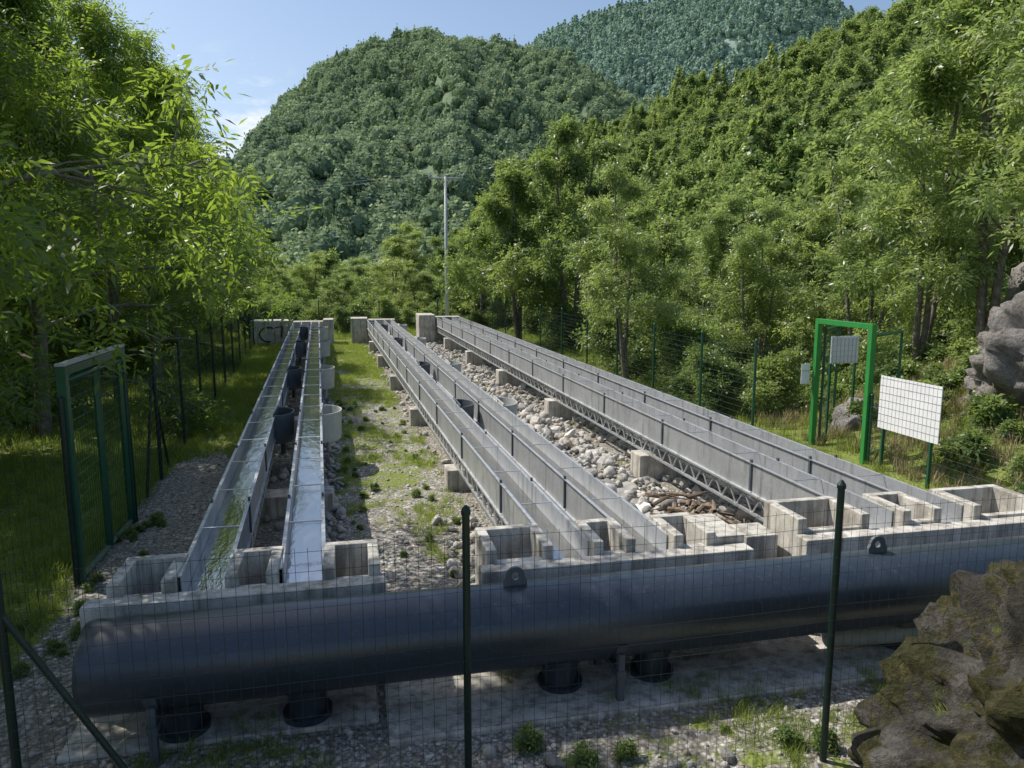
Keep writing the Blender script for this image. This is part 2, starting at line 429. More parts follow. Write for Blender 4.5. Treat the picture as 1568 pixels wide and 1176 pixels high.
hill('distant_mountain',h2,-200,1500,480,1350,120,70,m_forestfloor('far_mountain_soil_haze_tint',(.26,.36,.31),(.36,.46,.37),.03))  # haze painted into the ground as pale blue-green
hill('wooded_hillside',h3,14,190,16,330,90,120,m_forestfloor('hill_soil',(.07,.11,.035),(.15,.19,.08),.4))

def crown_mesh(name,seed,mat,kind,nq=420,qs=.12):
    rng=np.random.default_rng(seed)
    v,f=ico(2)
    def shape(d):
        if kind=='cone':
            z=d[:,2]; k=(1-(z*.5+.5))**.8
            out=np.stack([d[:,0]*.36*(k+.05)*1.2,d[:,1]*.36*(k+.05)*1.2,z*.75+.55],1)
        else:
            out=d*np.array([.5,.5,.55])+np.array([0,0,.4])
        return out
    def disp(d,amp=.3):
        m=np.array([mnoise.noise(Vector(tuple(x*2.2+seed*7)))+.5*mnoise.noise(Vector(tuple(x*5+seed))) for x in d]); return (1+amp*m)
    cv=shape(v)*1.0; c0=np.array([0,0,.42]); cv=c0+(cv-c0)*disp(v)[:,None]*.86
    d=nrm(rng.normal(size=(nq,3))); p=shape(d); p=c0+(p-c0)*(disp(d)*(.82+.25*rng.random(nq)))[:,None]
    nn=nrm(d+rng.normal(size=(nq,3))*.55); u=nrm(np.cross(nn,rng.normal(size=(nq,3)))); w=np.cross(nn,u)
    s=qs*(.6+.8*rng.random((nq,1)))*.6
    Q=np.stack([p-u*s,p-w*s*.8,p+u*s,p+w*s*.8],1).reshape(-1,3)
    me=bpy.data.meshes.new(name)
    verts=np.concatenate([cv,Q]).tolist(); faces=f.tolist()+(np.arange(len(Q)).reshape(-1,4)+len(cv)).tolist()
    me.from_pydata(verts,[],faces); me.materials.append(mat)
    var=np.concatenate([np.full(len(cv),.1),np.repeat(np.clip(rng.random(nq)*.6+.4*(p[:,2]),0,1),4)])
    a=me.attributes.new('var','FLOAT','POINT'); a.data.foreach_set('value',var.astype(np.float32))
    me.update(); return me
def scatter(f,x0,x1,y0,y1,n,smin,smax,seed,dens=None,dz=-.3):
    rng=np.random.default_rng(seed); P=[];S=[]
    while len(P)<n:
        x=rng.uniform(x0,x1); y=rng.uniform(y0,y1)
        if dens and rng.random()>dens(x,y): continue
        P.append((x,y,f(x,y)+dz)); S.append(smin+(smax-smin)*rng.random()**1.6)
    return P,S
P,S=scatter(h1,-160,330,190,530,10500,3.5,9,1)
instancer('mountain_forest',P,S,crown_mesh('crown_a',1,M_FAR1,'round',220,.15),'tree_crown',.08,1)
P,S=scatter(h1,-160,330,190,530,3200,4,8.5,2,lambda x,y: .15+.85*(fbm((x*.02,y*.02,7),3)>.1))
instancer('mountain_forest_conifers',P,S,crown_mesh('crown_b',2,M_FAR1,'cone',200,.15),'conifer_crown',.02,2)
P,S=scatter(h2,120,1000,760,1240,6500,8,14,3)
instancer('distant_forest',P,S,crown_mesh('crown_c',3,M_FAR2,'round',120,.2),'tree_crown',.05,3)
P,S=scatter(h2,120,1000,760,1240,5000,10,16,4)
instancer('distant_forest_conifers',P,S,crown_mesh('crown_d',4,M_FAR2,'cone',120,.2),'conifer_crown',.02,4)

# tree meshes
T_ASH=[make_tree('ash_tree_mesh_%d'%i,10+i,9,3.2,(.20,.12)[i],21,8,22,7,.125,.036,.14,M_LEAFL,1,.50,.04) for i in range(2)]
T_SL=[make_tree('slender_tree_mesh_%d'%i,20+i,8,1.9,.25,24,5,16,7,.12,.040,.07,M_LEAFR,3,.34,0,.35,.13) for i in range(3)]
T_MID=[make_tree('broadleaf_tree_mesh_%d'%i,30+i,7.5,2.5,.12,22,7,18,5,.15,.06,.10,M_LEAFM,2,.38,.02,.45,.1) for i in range(2)]
T_HILL=[make_tree('hill_tree_mesh_%d'%i,40+i,1.0,.42,.15,14,5,9,3,.042,.030,.014,M_HILL,1,.075,0,core=(.2,.2,.24,220,.55,.05)) for i in range(2)]
T_SHRUB=make_tree('shrub_mesh',50,1.9,1.0,.02,18,6,14,5,.10,.045,.03,M_LEAFM,4,.3,0,.3,.3)

for i in range(2):
    P,S=scatter(h3,18,120,34,240,1050,3.6,9,20+i)
    instancer('hillside_forest',P,S,T_HILL[i],'tree',.08,20+i)
P,S=scatter(h3,18,120,40,240,260,5,8,25)
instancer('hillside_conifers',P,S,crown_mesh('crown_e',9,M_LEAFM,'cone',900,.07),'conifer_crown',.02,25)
P,S=scatter(lambda x,y:-3.5,-50,55,62,200,700,5,8.5,33)
instancer('valley_forest',P,S,T_HILL[0],'tree',.06,33)
P,S=scatter(gz,-40,-13,8,65,170,6,9,34)
instancer('left_slope_forest',P,S,T_HILL[1],'tree',.06,34)

YAW=R(12.3);PIT=R(8.6)
def wp(u,depth):
    a=(u-784)/1140
    return (math.sin(YAW)*math.cos(PIT)+a*math.cos(YAW))*depth,(math.cos(YAW)*math.cos(PIT)-a*math.sin(YAW))*depth
def tr(me,name,u,depth,h,h0,rot=None,sw=None):
    x,y=wp(u,depth); s=h/h0
    o=place(me,name,x,y,gz(x,y) if x<17 else h3(x,y),s if sw is None else sw,rot,s); return o
for (u,d,h,k) in [(1500,13.5,8.8,0),(1400,15,8.0,1),(1310,18,7.4,2),(1590,11.5,8.5,1),(960,17.5,5.6,2),(1060,22,6.2,0),(1160,20,6.3,1)]:
    tr(T_SL[k],'slender_tree',u,d,h,8)
for (u,d,h,k) in [(875,27,8.2,0),(795,28,7.2,1),(1000,29,6.4,0),(1110,27,6.8,1),(1210,24,6.4,0),(1280,26,6.8,1),(1390,23,7.4,0),(1480,20,7.6,1),(1560,19,8.5,0),(930,34,6.6,1),(735,36,5.4,0),(690,40,4.8,1),(840,38,6.4,1),(1060,37,7.0,1),(1200,36,7.2,0),(1330,33,8.2,1),(1450,31,9.5,0)]:
    tr(T_MID[k],'broadleaf_tree',u,d,h,7.5)
for (u,d,h,k) in [(610,40,5.8,0),(540,43,4.2,1),(485,42,4.6,2),(575,50,5,1),(650,46,5.0,0),(430,48,5,2),(455,38,3.2,0),(520,37,3.0,1),(640,38,3.6,2)]:
    tr(T_SL[k],'young_tree',u,d,h,8,None,h/8*1.5)
for (x,y,s,k) in [(-4.6,7.0,1.10,0),(-5.0,10.4,.82,1),(-5.0,13.4,.88,1),(-4.8,17,.90,0),(-4.9,20.6,.94,1),(-5.2,24.6,.94,0),(-5.8,29,.9,1),(-7.6,9,1.0,1),(-8.0,14,1.1,0),(-8.2,19.5,1.15,1),(-8.6,26,1.1,0),(-6.6,34,.9,0),(-5.4,2.8,.85,1),(-6.6,11.8,.95,1)]:
    place(T_ASH[k],'ash_tree',x,y,gz(x,y),s)
P=[];S=[]
rng=np.random.default_rng(5)
for i in range(150):
    x=rng.uniform(6.9,22); y=rng.uniform(12.5,36)
    P.append((x,y,gz(x,y)-.05)); S.append(rng.uniform(.6,1.2))
for i in range(110):
    x=rng.uniform(-13,-6.4); y=rng.uniform(4,36)
    P.append((x,y,gz(x,y)-.05)); S.append(rng.uniform(.7,1.6))
for i in range(50):
    x=rng.uniform(-6,8); y=rng.uniform(32.5,42)
    P.append((x,y,gz(x,y)-.05)); S.append(rng.uniform(.5,.9))
instancer('undergrowth_shrubs',P,S,T_SHRUB,'shrub',.05,6)
T_WEED=make_tree('weed_mesh',60,1.0,.55,.02,12,3,7,3,.16,.09,.015,M_LEAFM,4,.16,0,.1,.4)
P=[];S=[]
for i in range(26):
    x=rng.uniform(-3,4.5); y=rng.uniform(2.9,3.9)
    P.append((x,y,gz(x,y)-.01)); S.append(rng.uniform(.05,.14))
for i in range(60):
    x=rng.uniform(-.1,1.3); y=rng.uniform(6,16); P.append((x-.0345*(y-5.2),y,gz(x,y)-.01)); S.append(rng.uniform(.04,.11))
for i in range(22):
    x=rng.uniform(-2.5,-1.9); y=rng.uniform(5,9); P.append((x,y,gz(x,y)-.01)); S.append(rng.uniform(.05,.13))
for i in range(90):
    x=rng.uniform(7.3,11.5); y=rng.uniform(5.5,12.5); P.append((x,y,gz(x,y)-.01)); S.append(rng.uniform(.15,.5))
instancer('weeds',P,S,T_WEED,'weed',.1,61)

# ------------------------------------------------------------ grass
def tuft(name,seed,nb,h,mat,spread=.5):
    rng=np.random.default_rng(seed); a=rng.random(nb)*6.283; rr=rng.random(nb)*spread
    p=np.stack([np.cos(a)*rr,np.sin(a)*rr,np.zeros(nb)],1); b=rng.random(nb)*6.283
    lean=np.stack([np.cos(b),np.sin(b),np.zeros(nb)],1)*rng.uniform(.1,.6,(nb,1))*h
    hh=h*rng.uniform(.5,1.1,(nb,1)); up=np.array([0,0,1.]); w=np.stack([-np.sin(b),np.cos(b),np.zeros(nb)],1)*.022
    m=p+up*hh*.6+lean*.4; t=p+up*hh*.95+lean
    q1=np.stack([p-w,p+w,m+w*.7,m-w*.7],1); q2=np.stack([m-w*.7,m+w*.7,t+w*.1,t-w*.1],1)
    V=np.concatenate([q1.reshape(-1,3),q2.reshape(-1,3)]); va=np.repeat(np.concatenate([rng.random(nb)]*2),4)
    return quads_mesh(name,V,[mat],None,va)
TG=tuft('tuft',1,26,1.0,M_GRASS,.7); TD=tuft('tuft_dry',2,26,1.2,M_DRY,.5)
rng=np.random.default_rng(8); P=[];S=[]
def addg(n,x0,x1,y0,y1,s0,s1,thr=None):
    c=0
    for _ in range(n*6):
        if c>=n: break
        x=rng.uniform(x0,x1); y=rng.uniform(y0,y1)
        g=grass_amt(x,y)+fbm((x*.9,y*.9,2),4)*.55
        if thr is not None and g<thr: continue
        P.append((x,y,gz(x,y))); S.append(rng.uniform(s0,s1)); c+=1
addg(7000,-7,-2.4,5,32,.08,.19,.5)
addg(2600,-2.9,-1.2,6,31,.05,.14,.5)
addg(3600,-1.1,1.6,5.3,30,.04,.11,.5)
addg(1400,1.6,6.4,5,31,.05,.13,.42)
addg(3500,6.4,14,5,32,.10,.24,.4)
addg(3000,-8,10,31,46,.15,.35)
addg(1500,-3.5,6,2.6,4.9,.04,.11,.42)
instancer('grass',P,S,TG,'grass_tuft',.15,9)
P=[];S=[]
for _ in range(1300):
    x=rng.uniform(7.2,12); y=rng.uniform(5.5,12.5); P.append((x,y,gz(x,y))); S.append(rng.uniform(.08,.24))
instancer('dry_grass',P,S,TD,'dry_grass_tuft',.2,10)

# ------------------------------------------------------------ stones
def stone_mesh(name,seed):
    v,f=ico(2); rng=np.random.default_rng(seed); sc=rng.uniform(.6,1.15,3)*np.array([1,1,.7])
    d=np.array([1+.5*mnoise.noise(Vector(tuple(x*1.1+seed*3)))+.16*mnoise.noise(Vector(tuple(x*3.5))) for x in v])
    vv=v*d[:,None]*sc*.5
    me=bpy.data.meshes.new(name); me.from_pydata(vv.tolist(),[],f.tolist()); me.materials.append(MST)
    me.polygons.foreach_set('use_smooth',[seed%2==0]*len(f)); return me
SM=[stone_mesh('stone_%d'%i,i+1) for i in range(3)]
SP=[[],[],[]];SS=[[],[],[]]
def shift(y): return -.0345*(y-5.2)
def adds(n,x0,x1,y0,y1,s0,s1,pile=0,pw=2.2):
    for _ in range(n):
        y=rng.uniform(y0,y1); x=rng.uniform(x0,x1)+shift(y); s=s0+(s1-s0)*rng.random()**pw
        k=rng.integers(3); SP[k].append((x,y,gz(x,y)+s*.12+rng.random()*pile)); SS[k].append(s)
adds(5200,2.35,3.95,5.35,29,.04,.16,.04,2.2)
adds(330,2.5,3.7,6.2,17,.14,.26,.10,1.2)
adds(900,3.9,5.0,5.6,29,.06,.18,.04)
adds(500,1.3,2.4,5.5,29,.05,.15,.03)
adds(90,.9,1.4,5.4,8,.06,.16,.02)
adds(420,-.32,-.02,5.5,16,.06,.16,.06)
adds(700,-1.3,-.3,5.5,29,.05,.14,.03)
adds(2400,-.3,1.5,5.2,29,.02,.055,0,2.5)
adds(1600,-2.4,-1.1,5,29,.02,.055,0,2.5)
adds(2200,-2.5,6,3.3,5.3,.018,.055,0,2.2)
adds(60,-2.5,6,3.3,4.3,.06,.14,0,2.2)
adds(500,4.9,6.4,5.2,29,.03,.12)
for k in range(3): instancer('river_stones',SP[k],SS[k],SM[k],'stone',.6,12+k)

# rocks
def rock(name,c,rad,mat,seed,sub=5,amp=.28,rough=.06):
    v,f=ico(sub)
    d=[]
    for x in v:
        r_=abs(fbm(tuple(x*1.6+seed+9),4))
        d.append(1+amp*(fbm(tuple(x*1.2+seed),5))-.22*r_+rough*fbm(tuple(x*7+seed),4))
    vv=v*np.array(d)[:,None]*np.array(rad)
    me=bpy.data.meshes.new(name); me.from_pydata(vv.tolist(),[],f.tolist()); me.materials.append(mat)
    me.polygons.foreach_set('use_smooth',[True]*len(f)); o=bpy.data.objects.new(name,me); COL.objects.link(o); o.location=c; return o
M_RK1=m_rock('mossy_rock_surface',.60,((.05,.047,.04),(.13,.12,.105),(.34,.32,.29))); M_RK2=m_rock('cliff_rock_surface',.78,((.18,.165,.155),(.42,.39,.37),(.62,.58,.55)))
rock('mossy_boulder',(3.78,2.3,.38),(1.5,1.3,1.35),M_RK1,3,6,.28,.15)
rock('rock_outcrop',(11.2,8.6,.9),(2.3,2.3,1.9),M_RK2,7,6,.35,.12)
rock('rock_outcrop',(14.5,11.5,2.0),(2.2,2,1.8),M_RK2,12,5)
rock('boulder',(8.3,10.6,.25),(.5,.4,.45),M_RK2,5,4)
# moss / fern tufts on the boulder
P=[];S=[]
for i in range(120):
    a_=rng.uniform(0,6.28); q=rng.random()**.5*1.0
    P.append((3.7+q*math.cos(a_)*1.1,2.35+q*math.sin(a_)*.95,.36+1.28*math.sqrt(max(.05,1-q*q))*.95)); S.append(rng.uniform(.03,.08))
instancer('moss_tufts',P,S,TG,'moss_tuft',.5,71)

# ------------------------------------------------------------ flumes
Y0,Y1=4.98,29.0
PAIRS=[dict(xs=[(-1.14,-.86),(-.50,-.24)],z0=.78,z1=.89,s=-.0375),
       dict(xs=[(1.38,1.65),(2.00,2.27)],z0=.80,z1=.93,s=-.030),
       dict(xs=[(3.94,4.21),(4.60,4.87)],z0=.85,z1=1.0,s=-.0285)]
def PX(p,x,y): return x+p['s']*(y-5.2)
def PZ(p,y): return p['z0']+(p['z1']-p['z0'])*(y-5.2)/23.8
WH=.33
for pi,p in enumerate(PAIRS):
    for ci,(xa,xb) in enumerate(p['xs']):
        mb=MB(); tw=.008
        ya,yb=Y0,Y1
        A=lambda x,y,dz: (PX(p,x,y),y,PZ(p,y)+dz)
        for x in (xa,xb):
            mb.beam(A(x,ya,-WH/2),A(x,yb,-WH/2),tw,WH,MS)
            sg=-1 if x==xa else 1
            mb.beam(A(x+sg*.014,ya,-.004),A(x+sg*.014,yb,-.004),.020,.008,MS)
            mb.beam(A(x+sg*.014,ya,-WH+.01),A(x+sg*.014,yb,-WH+.01),.020,.02,MS)
            y=ya+.4; zt=-WH-.015; zb=-WH-.2; xx=x-sg*.02
            mb.beam(A(xx,y,zt),A(xx,yb,zt),.03,.026,MS); mb.beam(A(xx,y,zb),A(xx,yb,zb),.03,.026,MS)
            k=0
            while y<yb-.2:
                y2=y+.15
                mb.tube(A(xx,y,zt if k%2 else zb),A(xx,y2,zb if k%2 else zt),.0095,MS,5,None,False)
                y=y2;k+=1
            y=ya+1.6
            while y<yb:
                c=A(x+sg*.012,y,-.12); mb.box(c[0]-.010,c[0]+.010,y-.014,y+.014,c[2]-.17,c[2]+.15,M_DARK_TUBSHADE)
                y+=2.05
        mb.beam(A((xa+xb)/2,ya,-WH+.004),A((xa+xb)/2,yb,-WH+.004),xb-xa-.01,.008,MS)
        y=ya+.9
        while y<yb:
            mb.tube(A(xa,y,.012),A(xb,y,.012),.006,MS,5,None,False); y+=1.02
        n=60; vs=[];fs=[]
        wl=-.17 if pi<2 else -.26
        for i in range(n+1):
            y=ya-.0+(yb-ya)*i/n
            vs+= [A(xa+.006,y,wl),A(xb-.006,y,wl)]
        fs=[(2*i,2*i+1,2*i+3,2*i+2) for i in range(n)]
        mb.add(vs,fs,MW)
        fo=mb.obj('steel_water_channel')
        if pi<2:
            for ti,ty in enumerate((10.7,15.4,21.0,26.0)):
                t=MB(); ro=.24 if ci==0 else .27; ri=ro-.014; n=18; zt=PZ(p,ty)+.01; zb=zt-.40
                cx=PX(p,xb,ty)+.03; mt=M_DARK_TUBSHADE if ci==0 else M_TUBL  # tubs between channels get their shade painted in as darker plastic
                ring=[]
                for rr_,z in ((ro*.93,zb),(ro,zt),(ri,zt),(ri*.93,zb+.02)):
                    ring.append([(cx+rr_*math.cos(a_)*(1.0),ty+rr_*1.45*math.sin(a_),z) for a_ in [(-math.pi/2)+math.pi*i/n for i in range(n+1)]])
                vs=[q for r_ in ring for q in r_]; m1=n+1; fs=[]
                for r_ in range(3):
                    for i in range(n): fs.append((r_*m1+i,r_*m1+i+1,(r_+1)*m1+i+1,(r_+1)*m1+i))
                fs.append(tuple(range(3*m1,4*m1))); fs.append(tuple(range(m1))[::-1])
                t.add(vs,fs,mt)
                t.box(cx-.018,cx,ty-ro*1.45,ty+ro*1.45,zb,zt+.03,mt)
                t.tube((cx+.07,ty,zb+.0),(cx+.07,ty,zb-.2),.035,mt,10)
                t.obj('tub',fo)
    for y in ([9.2,13.4,17.6,21.8,26] if pi else [8.6,13.0,17.6,21.8,26]):
        sb=MB(); xa=PX(p,p['xs'][0][0],y)-.12; xb=PX(p,p['xs'][1][1],y)+.12; zt=PZ(p,y)-WH-.215
        sb.box(xa,xb,y-.17,y+.17,-.05,zt,MC)
        sb.obj('concrete_support_block',None,False,.012)

# far header blocks
hb=MB(); hb.box(-3.6,-2.12,29.0,30.0,-.1,.93,MC); hb.box(-2.12,-.95,29.4,30.0,-.1,.86,MC); hb.box(-.98,-.6,29.0,30,-.1,.95,MC)
g=hb.obj('concrete_header_block',None,False,.015)
gr=MB(); pts=[]
for i in range(14):
    a_=R(60+i*17); pts.append((-2.95+.33*math.cos(a_),28.985,.42+.27*math.sin(a_)))
gr.path(pts,[.025]*14,M_BLACKPAINT,5)
gr.path([(-2.7,28.985,.68),(-2.45,28.985,.72),(-2.5,28.985,.3)],[.025]*3,M_BLACKPAINT,5)
gr.obj('graffiti',g)
hb=MB(); hb.box(.05,.68,29.0,30,-.1,.98,MC); hb.box(.68,1.75,29.4,30,-.1,.9,MC); hb.obj('concrete_header_block',None,False,.015)
hb=MB(); hb.box(2.6,3.22,28.6,30,-.1,1.1,MC); hb.box(3.22,4.3,29.4,30,-.1,.98,MC); hb.obj('concrete_header_block',None,False,.015)

def outbox(parts_x,zt,xl,xr,channels,zbeam):
    mb=MB()
    mb.box(xl,xr,4.72,4.86,-.05,zbeam,MC)
    mb.box(xl,xr,4.86,5.34,-.05,zbeam-.34,MC)
    for (a_,b_) in parts_x:
        w=.075; y0,y1=4.87,5.36
        zb=zbeam-.36
        mb.box(a_,b_,y1-w,y1,zb,zt,MC)
        mb.box(a_,a_+w,y0,y1-w-.001,zb,zt,MC); mb.box(b_-w,b_,y0,y1-w-.001,zb,zt,MC)
        mb.box(a_+w+.001,b_-w-.001,y0,y0+w,zb,zt-.10,MC)
        mb.box(a_+w,b_-w,y0+w,y1-w,zb,zt-.32,MC)
        mb.box(a_+.004,b_-.004,5.34,y1-.004,-.05,zb,MC)
    o=mb.obj('concrete_outlet_box',None,False,.008)
    wv=MB()
    for (a_,b_) in channels:
        wv.add([(a_+.01,4.862,zbeam-.20),(b_-.01,4.862,zbeam-.20),(b_-.01,5.34,zbeam-.14),(a_+.01,5.34,zbeam-.14)],[(0,1,2,3)],MW)
        wv.box(a_-.0,b_+.0,4.955,4.965,zbeam-.34,zbeam-.19,MS)
    wv.obj('outlet_water',o)
outbox([(-1.55,-1.155),(-.845,-.515),(-.225,.15)],.80,-1.66,.18,[(-1.14,-.86),(-.5,-.24)],.725)
outbox([(.88,1.365),(1.665,1.985),(2.285,2.62)],.83,.82,2.85,[(1.38,1.65),(2,2.27)],.735)
outbox([(3.30,3.925),(4.225,4.585),(4.885,5.55)],.88,3.28,7.2,[(3.94,4.21),(4.6,4.87)],.765)
b=MB(); b.box(2.62,2.86,4.88,5.4,-.05,.79,MC); b.obj('concrete_block',None,False,.01)
b=MB(); b.box(2.95,3.22,5.0,5.3,-.05,.72,MC); b.obj('concrete_block',None,False,.01)
sl=MB(); sl.box(.15,6.5,4.05,4.71,-.05,.03,MC); sl.box(-1.7,.1,4.3,4.71,-.05,.024,MC); sl.obj('concrete_slab',None,False,.01)

# ------------------------------------------------------------ pipe
PY,PZc,PR=4.40,.505,.268
pm=MB(); n=72
xsP=[-1.53,-1.525,-1.50]+list(np.linspace(-1.47,9.0,44)); rsP=[PR*.90,PR*.96,PR*.995]+[PR]*44
vs=[];fs=[]
for x,r_ in zip(xsP,rsP):
    for k in range(n):
        t=2*math.pi*k/n; vs.append((x,PY+r_*math.cos(t),PZc+r_*math.sin(t)))
for i in range(len(xsP)-1):
    for k in range(n): fs.append((i*n+k,i*n+(k+1)%n,(i+1)*n+(k+1)%n,(i+1)*n+k))
fs.append(tuple(range(n)))
pm.add(vs,fs,MP)
pipe=pm.obj('large_blue_pipe',None,True)
pipe.modifiers.new('es','EDGE_SPLIT').split_angle=R(40)
fit=MB()
for x in (.98,3.62,6.4):
    n2=20; ro,ri=.060,.026;cz=PZc+PR+.06; th=.012
    vsl=[];fl=[]
    for sgn in (-1,1):
        for k in range(n2):
            a_=2*math.pi*k/n2; c_,s_=math.cos(a_),math.sin(a_)
            if s_>=0: ox,oz=ro*c_,ro*s_
            else:
                ox=ro*1.25*(c_/max(abs(c_),abs(s_))); oz=-.085*(abs(s_)/max(abs(c_),abs(s_)))
            vsl.append((x+ox,PY+sgn*th,cz+oz)); vsl.append((x+ri*c_,PY+sgn*th,cz+ri*s_))
    for k in range(n2):
        k2=(k+1)%n2; o2=2*n2
        fl+=[(2*k,2*k2,2*k2+1,2*k+1),(o2+2*k,o2+2*k+1,o2+2*k2+1,o2+2*k2),(2*k,o2+2*k,o2+2*k2,2*k2),(2*k+1,2*k2+1,o2+2*k2+1,o2+2*k+1)]
    fit.add(vsl,fl,M_DARK_TUBSHADE)
fit.obj('lifting_lugs',pipe)
st=MB()
for x in (-1.05,-.33,1.30,1.95,3.9):
    st.tube((x,PY+.06,PZc-.2),(x,PY+.06,.0),.115,MP,28); st.tube((x,PY+.06,.06),(x,PY+.06,.0),.15,MP,28); st.tube((x,PY+.06,PZc-.18),(x,PY+.06,PZc-.30),.14,MP,28)
st.tube((3.3,PY+.05,.14),(4.6,PY-.05,.14),.08,M_TUBL,20)
o=st.obj('outlet_stubs',pipe,True); o.modifiers.new('es','EDGE_SPLIT').split_angle=R(40)
lg=MB()
for x in (-1.15,1.62,4.4):
    for yy in (PY-.22,PY+.22):
        lg.box(x-.022,x+.022,yy-.022,yy+.022,-.05,PZc-.16,M_DARK_TUBSHADE)
    lg.box(x-.03,x+.03,PY-.25,PY+.25,PZc-PR-.045,PZc-PR-.003,M_DARK_TUBSHADE)
    pts=[(x,PY+(PR+.006)*math.cos(t),PZc+(PR+.006)*math.sin(t)) for t in [R(198+ i*12) for i in range(13)]]
    for q in range(12):
        a_,b_=Vector(pts[q]),Vector(pts[q+1])
        lg.add([a_+Vector((-.035,0,0)),a_+Vector((.035,0,0)),b_+Vector((.035,0,0)),b_+Vector((-.035,0,0))],[(0,1,2,3)],M_DARK_TUBSHADE)
lg.obj('support_legs',pipe)

# ------------------------------------------------------------ fences
def fence(name,pts,ztop,post_r,mat_post,sp,hs,wr,mesh_top,braces=()):
    mb=MB()
    for (x,y) in pts:
        z=gz(x,y); mb.tube((x,y,z-.2),(x,y,ztop),post_r,mat_post,12); 
        mb.tube((x,y,ztop),(x,y,ztop+.02),post_r*1.25,mat_post,12); mb.tube((x,y,ztop+.02),(x,y,ztop+.045),post_r*1.25,mat_post,12,post_r*.4)
    for (a_,b_) in braces: mb.tube(a_,b_,post_r*.8,mat_post,8)
    for (a_,b_) in zip(pts[:-1],pts[1:]):
        A_=Vector((*a_,0));B_=Vector((*b_,0)); ln=(B_-A_).length; k=max(1,int(ln/sp))
        nrmv=(B_-A_).cross(Vector((0,0,1))).normalized()*(post_r+.004)
        for i in range(k):
            q=A_.lerp(B_,i/k)+nrmv; w=.01*math.sin(i*.7+a_[0]*3)
            mb.tube((q.x,q.y,-.02),(q.x+w,q.y,mesh_top),wr,M_WIRE,4,None,False)
        z=.05; j=0
        while z<=mesh_top+1e-3:
            seg=4; pr=A_+nrmv
            for i in range(1,seg+1):
                q=A_.lerp(B_,i/seg)+nrmv
                dz0=-.012*math.sin(math.pi*(i-1)/seg)*(1+.5*math.sin(j)); dz1=-.012*math.sin(math.pi*i/seg)*(1+.5*math.sin(j))
                mb.tube((pr.x,pr.y,z+dz0),(q.x,q.y,z+dz1),wr,M_WIRE,4,None,False); pr=q
            z+=hs; j+=1
    return mb.obj(name)
FY=3.4
fence('wire_fence',[(-3.5,FY),(-1.5,FY),(.515,FY),(2.55,FY),(4.6,FY),(6.6,FY)],1.60,.019,M_BLACK,.055,.09,.0011,1.50,
      [((-1.5,FY,1.3),(-.75,FY+.02,-.1))])
lp=[(-2.38,8.63)]+[(-2.45-.0525*(y-9.2),y) for y in (10.4,12.4,14.5,16.6,18.7,20.8,22.9,25,27,29,31)]
fence('wire_fence',lp,1.66,.022,M_BLACK,.10,.10,.0016,1.6,[((-2.55,10.4,1.4),(-2.5,9.6,0)),((-2.55,10.4,1.4),(-2.6,11.2,0))])
fence('wire_fence',[(-3.5,FY),(-2.9,5.2),(-2.42,6.9)],1.66,.022,M_BLACK,.10,.10,.0014,1.6)
rp=[(7.2,10.45),(6.25,10.6)]+[(6.2-.012*(y-10.4),y) for y in (12.3,14.4,16.5,18.7,21,23.4,26,28.6,31.2)]
fence('wire_fence',rp,1.66,.022,M_DGREEN,.06,.10,.0020,1.6)
fence('wire_fence',[(7.22,9.1),(7.22,5.2),(6.6,FY)],1.0,.022,M_DGREEN,.08,.10,.0014,1.0)
fence('wire_fence',[(-3.6,31),(-1.2,31.1),(1.2,31.1),(3.6,31.1),(5.95,31.2)],1.6,.022,M_DGREEN,.10,.10,.002,1.55)

def gate(name,x,ya,yb,ztop,mframe):
    e=empty(name); mb=MB(); w=.04
    mb.box(x-w,x+w,ya-w,ya+w,-.1,ztop,mframe); mb.box(x-w,x+w,yb-w,yb+w,-.1,ztop,mframe)
    mb.box(x-w,x+w,ya+w,yb-w,ztop-.08,ztop-.002,mframe); mb.obj('frame',e,False,.004)
    return e
def leaf(parent,p0,p1,z0,z1,mat,name,wr=.002,sp=.06,r=.02):
    mb=MB(); a_,b_=Vector((*p0,0)),Vector((*p1,0)); d=(b_-a_)
    def bar(t0,za,t1,zb,r=r): 
        q0=a_+d*t0;q1=a_+d*t1; mb.tube((q0.x,q0.y,za),(q1.x,q1.y,zb),r,mat,4)
    bar(0,z0,0,z1);bar(1,z0,1,z1);bar(0,z0,1,z0);bar(0,z1,1,z1)
    k=int(d.length/sp)
    for i in range(1,k): bar(i/k,z0,i/k,z1,wr)
    z=z0
    while z<z1: bar(0,z,1,z,wr); z+=.1
    mb.obj(name,parent)
g1=gate('green_metal_gate',-2.41,6.96,8.63,1.95,M_DGREEN)
leaf(g1,(-2.41,7.03),(-2.41,7.78),.05,1.82,M_DGREEN,'leaf_1',r=.028); leaf(g1,(-2.41,7.84),(-2.41,8.56),.05,1.82,M_DGREEN,'leaf_2',r=.028)
tb=MB(); tb.box(-2.45,-2.37,6.92,8.67,1.953,1.975,M_TUBL); tb.obj('lit_top_strip',g1)  # pale strip paints sunlight along the top of the green frame
g2=gate('green_metal_gate',7.2,9.16,10.4,2.02,M_GREEN)
leaf(g2,(7.28,9.2),(8.2,9.78),.1,1.85,M_DGREEN,'leaf_1',r=.026); leaf(g2,(7.3,10.36),(8.0,11.0),.1,1.85,M_DGREEN,'leaf_2',r=.026)
